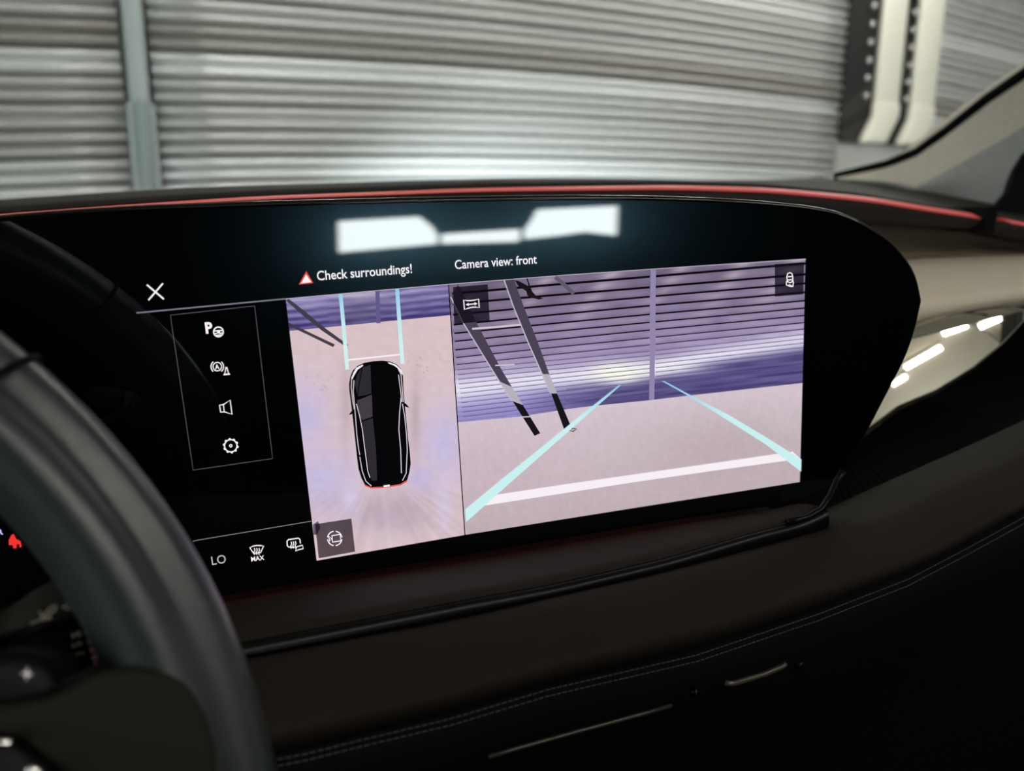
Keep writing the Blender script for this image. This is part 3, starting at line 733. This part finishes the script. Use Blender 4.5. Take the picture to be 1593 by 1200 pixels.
c5_px = [(1300, 712), (1341, 684), (1396, 640), (1455, 614), (1513, 577), (1557, 539), (1593, 500), (1606, 484)]
c4_px = [(1300, 552), (1425, 518), (1533, 492.5), (1593, 483), (1606, 481)]
tr_rows = []
for j in range(13):
    t = j / 12.0; rr_ = []
    for x in linspace(1300, 1606, 60):
        y0, y1 = interp(x, [p[0] for p in c4_px], [p[1] for p in c4_px]), interp(x, [p[0] for p in c5_px], smooth_list([p[1] for p in c5_px], 0))
        rr_.append(at_sphere(x, y0 + (y1 - y0) * t))
    tr_rows.append(rr_)
loft('satin_trim', [shift(tr_rows[0], dy=0.03)] + tr_rows + [shift(tr_rows[-1], dy=0.03)], M_satin, dash, label='pale satin trim panel mirroring ceiling lamps')
c6 = [(200, 1068), (405, 1029), (585, 994), (735, 966), (850, 938), (1037, 896), (1223, 847), (1316, 821), (1378, 801), (1477, 753), (1593, 700), (1800, 600)]
XL = linspace(-0.25, 0.95, 110)
r_c6 = row(c6, 0.262, XL)
t_low = [p + Vector((0, 0.004, 0)) for p in tr_rows[-1]]
t_low += [Vector((t_low[-1].x + (0.95 - t_low[-1].x) * k / 12.0, t_low[-1].y, t_low[-1].z)) for k in range(1, 13)]
r_t1L = t_low
c6P = [at_y(x, y, 0.262) for x, y in c6]; c6X = [p.x for p in c6P]; c6Z = [p.z for p in c6P]
x0_, x1_ = t_low[0].x, 0.95
r_c6L = []
for k, p in enumerate(t_low):
    x = 0.28 + (0.95 - 0.28) * k / (len(t_low) - 1.0); r_c6L.append(Vector((x, 0.262, interp(x, c6X, c6Z))))
r_in = [Vector((p.x, 0.445, min(q.z - 0.045, p.z - 0.03))) for p, q in zip(r_t1L, r_c6L)]
loft('black_fascia', [shift(r_t1L, dy=0.02), shift(r_t1L, dy=0.006, dz=-0.001)] + arcrows(shift(r_t1L, dy=0.006, dz=-0.001), r_in, 5, 0.004, 0)[1:] + [shift(r_c6L, dy=0.03, dz=-0.05), shift(r_c6L, dy=0.025, dz=-0.02)], M_matte, dash, smooth=False)
# ledge, glossy strip, stitched pad, glove box
led_px = [(200, 1030), (390, 995.6), (547, 966), (735, 930), (850, 910), (1037, 867), (1176, 826), (1246, 809.5), (1272, 798), (1288, 786)]
XG = linspace(-0.25, at_y(1288, 786, 0.27).x, 80)
r_g0 = row(led_px, 0.272, XG); r_g1 = row(c6, 0.271, XG)
bot_curve = [S(u, b, -0.004) for u, b in zip(us, vb_)]
cut = [p for p in bot_curve if p.x < at_y(1270, 768, 0.3).x]
r_gb = resx(cut, XG)
v, f = tube([S(u, b - 0.0035, -0.009) for u, b in zip(us, vb_) if -0.05 < u < 0.27], 0.0012, 6)
add('under_light', v, f, mat('under_red', (0.2, 0.01, 0.01), 0.5, emit=(1.0, 0.02, 0.02), estr=0.5), dash, True, label='dim red light line under the screen')
loft('leather_ledge', [shift(r_gb, dy=0.03, dz=-0.002)] + arcrows(shift(r_gb, dy=0.004, dz=-0.008), r_g0, 6, 0, 0.003) + [shift(r_g0, dz=-0.004)], M_leather, dash)
loft('gloss_strip', [shift(r_g0, dy=0.02, dz=-0.006), shift(r_g0, dz=-0.0004), shift(r_g0, dy=-0.0025, dz=-0.0012)] + arcrows(shift(r_g0, dy=-0.0025, dz=-0.0012), r_g1, 4, -0.002, 0)[1:] + [shift(r_g1, dy=0.03)], M_gloss, dash, label='glossy black trim strip under the screen')
stitch = [(200, 1228), (472, 1176), (560, 1154), (700, 1121), (850, 1076), (1083, 1022), (1270, 959), (1410, 905), (1500, 858), (1593, 807), (1800, 690)]
YB = 0.241
r_p1 = row([(x, y - 14) for x, y in stitch], YB, XL)
pad = arcrows(r_c6, r_p1, 12, -0.014, 0.001)
loft('stitched_pad', [shift(r_c6, dy=0.04, dz=-0.012)] + pad + [shift(r_p1, dy=0.02, dz=-0.004)], M_leather, dash, label='dark leather pad below the screen')
r_p2 = row([(x, y + 12) for x, y in stitch], YB, XL); r_p3 = row([(x, y + 150) for x, y in stitch], 0.27, XL)
loft('lower_seam_band', [shift(r_p1, dy=0.012, dz=-0.001), shift(r_p1, dy=0.002, dz=-0.001)] + arcrows(shift(r_p1, dy=0.002, dz=-0.001), r_p2, 3, 0.002, 0)[1:] + arcrows(r_p2, r_p3, 3, -0.006, 0)[1:] + [shift(r_p3, dy=0.05, dz=-0.25)], M_matte, dash)
for dy_ in (-4, 6):
    r_st = row([(x, y + dy_) for x, y in stitch], YB, linspace(-0.06, 0.62, 520), 1)
    vs_, fs_ = [], []
    for i in range(0, 518, 2):
        a, b = r_st[i], r_st[i + 1]; b = a.lerp(b, 1.45)
        v, f = tube([a + Vector((0, -0.0008, 0)), b + Vector((0, -0.0008, 0))], 0.00028, 5)
        k = len(vs_); vs_ += v; fs_ += [tuple(q + k for q in g) for g in f]
    add('stitching', vs_, fs_, M_stitch, dash, kind='stuff', label='fine row of thread stitches')
# glove box lid and handle below
gb = at_y(1000, 1200, 0.27)
def bar_px(name, pts, Y, r, m, parent, **kw):
    v, f = tube([at_y(x, y, Y) for x, y in pts], r, 8); return add(name, v, f, m, parent, True, **kw)
bar_px('lid_edge', [(760, 1178), (800, 1166), (900, 1138), (1000, 1111), (1044, 1098)], 0.238, 0.0009, mat('lid_edge', rgb(56, 50, 42), 0.35), dash)
bar_px('lid_handle', [(1128, 1063), (1140, 1064), (1160, 1058), (1190, 1049), (1216, 1038), (1222, 1033)], 0.235, 0.0013, mat('lid_handle', rgb(80, 75, 66), 0.3, metal=0.4), dash)
bar_px('lid_clip', [(1079, 1073), (1081, 1080), (1088, 1083)], 0.235, 0.0016, M_gloss, dash)
bar_px('lid_clip', [(1240, 1037), (1248, 1031)], 0.235, 0.0014, M_gloss, dash)
# wrap of glossy trim below the screen's rounded end
bar_px('trim_curl', [(1225, 812), (1255, 806), (1278, 793), (1292, 772), (1302, 748), (1312, 733)], 0.272, 0.0018, M_gloss, dash)

# ------------------------------------------------------------------ windscreen and pillar
ws = thing('windscreen', 'large raked windscreen showing the roller shutters outside', 'windscreen')
base_r = shift(r_far, dy=0.05, dz=-0.03)
seal_px = [(1298, 275.5), (1378, 256), (1425, 237), (1471, 204), (1533, 155), (1593, 114), (1700, 40), (1850, -60)]
seal_Y = [0.86, 0.80, 0.76, 0.72, 0.66, 0.60, 0.52, 0.42]
seal = [at_y(x, y, d) for (x, y), d in zip(seal_px, seal_Y)]
vs_, fs_ = [], []
nx, ny = 30, 14
for j in range(ny + 1):
    t = j / ny
    for i in range(nx + 1):
        s = i / nx
        x = -0.66 + s * (1.95 - t * 0.25)
        y = 1.02 - t * 0.92 - 0.10 * (2 * s - 1) ** 2 * (1 - 0.3 * t)
        z = 1.165 + t * 0.415 + 0.02 * math.sin(math.pi * t)
        vs_.append((x, y, z))
n_ = len(vs_)
for j in range(ny):
    for i in range(nx): fs_.append((j * (nx + 1) + i, j * (nx + 1) + i + 1, (j + 1) * (nx + 1) + i + 1, (j + 1) * (nx + 1) + i))
add('glass_pane', vs_, fs_, M_glass, ws, True)
v, f = tube(seal, 0.006, 8); pil = thing('pillar_trim', 'grey fabric trim of the windscreen pillar at upper right', 'pillar')
add('rubber_seal', v, f, M_matte, pil, True, label='black rubber edge along the pillar')
fold_px = [(1300, 278), (1362, 281), (1400, 285), (1425, 291), (1480, 262), (1540, 228), (1593, 197), (1700, 135), (1850, 45)]
fold_Y = [0.85, 0.80, 0.775, 0.75, 0.71, 0.66, 0.61, 0.53, 0.43]
low_px = [(1300, 280), (1363, 284), (1400, 288), (1425, 294), (1487, 308), (1549, 322), (1593, 331), (1720, 360), (1850, 390)]
low_Y = [0.85, 0.80, 0.775, 0.75, 0.715, 0.67, 0.64, 0.56, 0.48]
def res_n(P, n):
    L = [0.0]
    for a, b in zip(P, P[1:]): L.append(L[-1] + (b - a).length)
    out = []
    for i in range(n):
        s = L[-1] * i / (n - 1)
        out.append(Vector([interp(s, L, [p[k] for p in P]) for k in range(3)]))
    return out
n_ = 40
fold = res_n([at_y(x, y, d) for (x, y), d in zip(fold_px, fold_Y)], n_); low = res_n([at_y(x, y, d) for (x, y), d in zip(low_px, low_Y)], n_); sl = res_n(seal, n_)
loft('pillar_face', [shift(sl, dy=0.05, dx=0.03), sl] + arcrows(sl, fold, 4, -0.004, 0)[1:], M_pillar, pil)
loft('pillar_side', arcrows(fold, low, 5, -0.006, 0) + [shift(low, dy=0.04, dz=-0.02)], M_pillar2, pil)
mq = [(1549, 322), (1568, 300), (1580, 262), (1593, 238), (1640, 222), (1640, 340), (1593, 333)]
A = [at_y(x, y, 0.60) for x, y in mq]; B = [p + Vector((0.07, 0.05, 0)) for p in A]; k = len(A)
add('window_corner', A + B, [tuple(range(k)), tuple(range(2 * k - 1, k - 1, -1))] + [(i, (i + 1) % k, k + (i + 1) % k, k + i) for i in range(k)], M_matte, pil, label='black corner of the side window')

# ------------------------------------------------------------------ steering wheel
WC = Vector((-0.1622, 0.1911, 0.9946)); T_, YAW, RT, RR = 0.4082, -0.0231, 0.0160, 0.1802
wn = Vector((-math.sin(YAW) * math.cos(T_), -math.cos(YAW) * math.cos(T_), math.sin(T_))).normalized()
e1 = Vector((0, 0, 1)).cross(wn).normalized()
if e1.x < 0: e1 = -e1
e2 = wn.cross(e1)
if e2.z < 0: e2 = -e2
wheel = thing('steering_wheel', 'dark leather steering wheel rim in the left foreground', 'steering wheel')
vs_, fs_ = [], []
NT, NS = 160, 48
for i in range(NT):
    th = 2 * math.pi * i / NT
    rad = e1 * math.cos(th) + e2 * math.sin(th)
    dth = (th + math.pi) % (2 * math.pi) - math.pi
    grip = math.exp(-((dth + 0.18) / 0.30) ** 2)
    for j in range(NS):
        a = 2 * math.pi * j / NS
        ca, sa = math.cos(a), math.sin(a)
        p = 2.05
        q = (abs(ca) ** p + abs(sa) ** p) ** (-1 / p)
        rr = RT * 1.04 * q * (1.0 - 0.25 * math.exp(-(((a - 1.12 + math.pi) % (2 * math.pi) - math.pi) / 0.36) ** 2))
        inner = 1.0 - (0.10 * abs(ca) if ca < 0 else 0.0)
        vs_.append(WC + rad * (RR + rr * ca * inner) + wn * (rr * sa * 1.05))
for i in range(NT):
    for j in range(NS):
        i2, j2 = (i + 1) % NT, (j + 1) % NS
        fs_.append((i * NS + j, i * NS + j2, i2 * NS + j2, i2 * NS + j))
add('rim', vs_, fs_, M_wheel, wheel, True)
# leather seam ring near the top of the visible rim
def rim_ring(th, w, r):
    rad = e1 * math.cos(th) + e2 * math.sin(th); tg = (-e1 * math.sin(th) + e2 * math.cos(th))
    c = WC + rad * RR
    pts = [c + rad * (RT * 1.09 * math.cos(a)) + wn * (RT * 1.14 * math.sin(a)) for a in linspace(0, 2 * math.pi, 33)[:-1]]
    return tube(pts, r, 6, True)
sp_ = at_plane(66, 556, WC, wn) - WC; th_seam = math.atan2(sp_.dot(e2), sp_.dot(e1))
v, f = rim_ring(th_seam, 0, 0.0009); add('rim_seam', v, f, M_matte, wheel, True, label='seam ring where the rim leather changes')
# spoke, button pad and lower bezel in the wheel plane
def wp(px, py, off=0.0): return at_plane(px, py, WC + wn * off, wn)
def slab(name, pxs, off, th, m, parent, bevel=0.0, **kw):
    A = [wp(x, y, off) for x, y in pxs]; B = [p - wn * th for p in A]; k = len(A)
    o = add(name, A + B, [tuple(range(k)), tuple(range(2 * k - 1, k - 1, -1))] + [(i, (i + 1) % k, k + (i + 1) % k, k + i) for i in range(k)], m, parent, **kw)
    if bevel: bev(o, bevel, 3)
    return o
M_pad = mat('pad_black', rgb(14, 13, 12), 0.5, spec=0.15)
slab('spoke', [(-120, 1118), (-40, 1102), (20, 1096), (70, 1088), (110, 1073), (140, 1056), (165, 1046), (200, 1040), (240, 1042), (272, 1052), (300, 1076), (324, 1118), (338, 1170), (344, 1260), (335, 1420), (150, 1420), (150, 1300), (90, 1200), (30, 1150), (-120, 1140)], 0.0185, 0.034, M_hub, wheel, 0.0022)
slab('button_pad', [(-120, 1030), (-40, 1022), (20, 1021), (52, 1025), (78, 1040), (92, 1062), (94, 1084), (60, 1098), (-10, 1108), (-120, 1124)], 0.016, 0.02, M_pad, wheel, 0.003, label='black steering wheel button pad with a star mark')
def wheel_print(name, pts, off, m):
    A = [wp(x, y, off) for x, y in pts]; c = sum(A, Vector()) / len(A); k = len(A)
    B = [p - wn * 0.0004 for p in A]
    return add(name, A + B + [c, c - wn * 0.0004], [(i, (i + 1) % k, 2 * k) for i in range(k)] + [(k + (i + 1) % k, k + i, 2 * k + 1) for i in range(k)] + [(i, k + i, k + (i + 1) % k, (i + 1) % k) for i in range(k)], m, wheel)
M_lit = mat('button_backlight', (0.3, 0.3, 0.3), 0.5, emit=rgb(206, 196, 196), estr=0.7)
star = []
for i in range(8):
    r = 9.5 if i % 2 == 0 else 2.6
    star.append((42 + r * math.cos(math.pi * i / 4 + 0.12), 1049 + r * 1.1 * math.sin(math.pi * i / 4 + 0.12)))
wheel_print('star_mark', star, 0.0166, M_lit)
slab('lower_bezel', [(-120, 1142), (20, 1152), (80, 1196), (130, 1270), (150, 1400), (-120, 1400)], 0.0195, 0.02, M_pad, wheel, 0.003)
slab('chrome_bar', [(-60, 1149), (10, 1150), (18, 1153), (18, 1163), (8, 1165), (-60, 1164)], 0.0215, 0.004, M_chrome, wheel, 0.0008)
slab('chrome_bar', [(38, 1196), (50, 1191), (62, 1195), (72, 1212), (40, 1215)], 0.0215, 0.004, M_chrome, wheel, 0.0008)

# wiper stalk behind the wheel
st = thing('wiper_stalk', 'dark wiper stalk with printed settings behind the wheel', 'stalk')
YK = 0.235
def stalk(name, pxs, Y, th, m, bevel, **kw):
    A = [at_y(x, y, Y) for x, y in pxs]; B = [p + Vector((0, th, 0)) for p in A]; k = len(A)
    o = add(name, A + B, [tuple(range(k)), tuple(range(2 * k - 1, k - 1, -1))] + [(i, (i + 1) % k, k + (i + 1) % k, k + i) for i in range(k)], m, st, **kw)
    if bevel: bev(o, bevel, 3)
    return o
stalk('stalk_arm', [(-100, 1008), (0, 998), (30, 976), (60, 955), (100, 940), (150, 928), (220, 925), (240, 962), (150, 962), (90, 974), (40, 992), (0, 1010), (-100, 1020)], YK, 0.02, M_hub, 0.002)
stalk('stalk_switch', [(60, 1000), (90, 982), (150, 966), (230, 964), (240, 1040), (180, 1080), (100, 1084), (70, 1060)], YK + 0.008, 0.02, M_matte, 0.002)
stalk('column_shroud', [(-100, 1014), (0, 1006), (40, 1006), (100, 1012), (120, 1030), (130, 1100), (-100, 1120)], YK + 0.004, 0.015, M_hub, 0.002)
def print_text(name, s, x0, y0, x1, y1, Y, m, parent):
    cu = bpy.data.curves.new('text', 'FONT'); cu.body = s; cu.size = 1.0; cu.resolution_u = 2; cu.offset = 0.02
    to = bpy.data.objects.new('text', cu); COL.objects.link(to)
    dg = bpy.context.evaluated_depsgraph_get(); me = bpy.data.meshes.new_from_object(to.evaluated_get(dg))
    bpy.data.objects.remove(to); bpy.data.curves.remove(cu)
    xs = [v.co.x for v in me.vertices]; a, b = min(xs), max(xs)
    P, Q = at_y(x0, y0, Y), at_y(x1, y1, Y); d = (Q - P) / (b - a); up = Vector((-d.z, 0, d.x))
    for v in me.vertices: v.co = P + d * (v.co.x - a) + up * v.co.y
    me.materials.clear(); me.materials.append(m)
    return link(name, me, parent)
def print_poly(name, polys, Y, m, parent):
    vs, fs = [], []
    for pl in polys:
        b = len(vs); vs += [at_y(x, y, Y) for x, y in pl]; fs.append(tuple(range(b, b + len(pl))))
    return add(name, vs, fs, m, parent)
YP = YK + 0.0075
print_text('setting_text', 'HI', 113, 994, 126, 990, YP, M_print, st)
print_text('setting_text', 'LO', 113, 1008, 128, 1004, YP, M_print, st)
print_text('setting_text', 'AUTO', 108, 1024, 132, 1018, YP, M_print, st)
print_poly('setting_mark', [[(137, 975), (147, 986), (143, 987), (144, 990), (133, 990), (133, 987), (129, 986)], [(136, 994), (145, 993), (146, 1002), (137, 1003)], [(139, 1008), (162, 1004), (162, 1012), (141, 1016)], [(143, 1020), (151, 1019), (152, 1026), (144, 1027)], [(145, 1030), (153, 1029), (154, 1034), (146, 1035)]], YP, mat('print_red', rgb(236, 190, 184), 0.6), st)
YQ = YK - 0.0006
print_poly('wash_mark', strips([[(61, 951), (66, 960), (72, 955)], [(70, 954), (80, 944), (88, 942), (86, 950), (76, 955)], [(97, 946), (105, 940), (115, 938), (112, 945), (102, 949)], [(47, 971), (60, 966), (80, 962)], [(62, 962), (80, 958)]], 1.5), YQ, M_print, st)

# instrument cluster prints on the left part of the panel, behind the wheel
poly_ui('seat_belt_warning', [[(14, 840), (18, 832), (22, 831), (25, 838), (32, 842), (34, 850), (31, 852), (30, 846), (26, 847), (26, 853), (21, 853), (20, 848), (14, 848)]], emat('ui_red_bright', rgb(235, 50, 45), 1.1), disp, 3, label='red seat belt warning light')
text_ui('gear_letter', 'R', -2, 832, 5.5, 831, emat('ui_blue_white', rgb(200, 205, 250)), disp, 3, 0.03)

# ------------------------------------------------------------------ headlights of the car
for x, k_ in ((-0.36, 0.06), (1.14, 1.0)):
    hl = bpy.data.lights.new('headlight', 'SPOT'); hl.energy = HEAD_W * k_; hl.spot_size = math.radians(86); hl.spot_blend = 0.75
    hl.color = (0.82, 0.93, 1.0); hl.shadow_soft_size = 0.08
    ho = bpy.data.objects.new('headlight', hl); COL.objects.link(ho)
    ho.location = (x, 2.0, 0.72); ho.rotation_euler = (math.radians(80), 0, math.radians(-24))
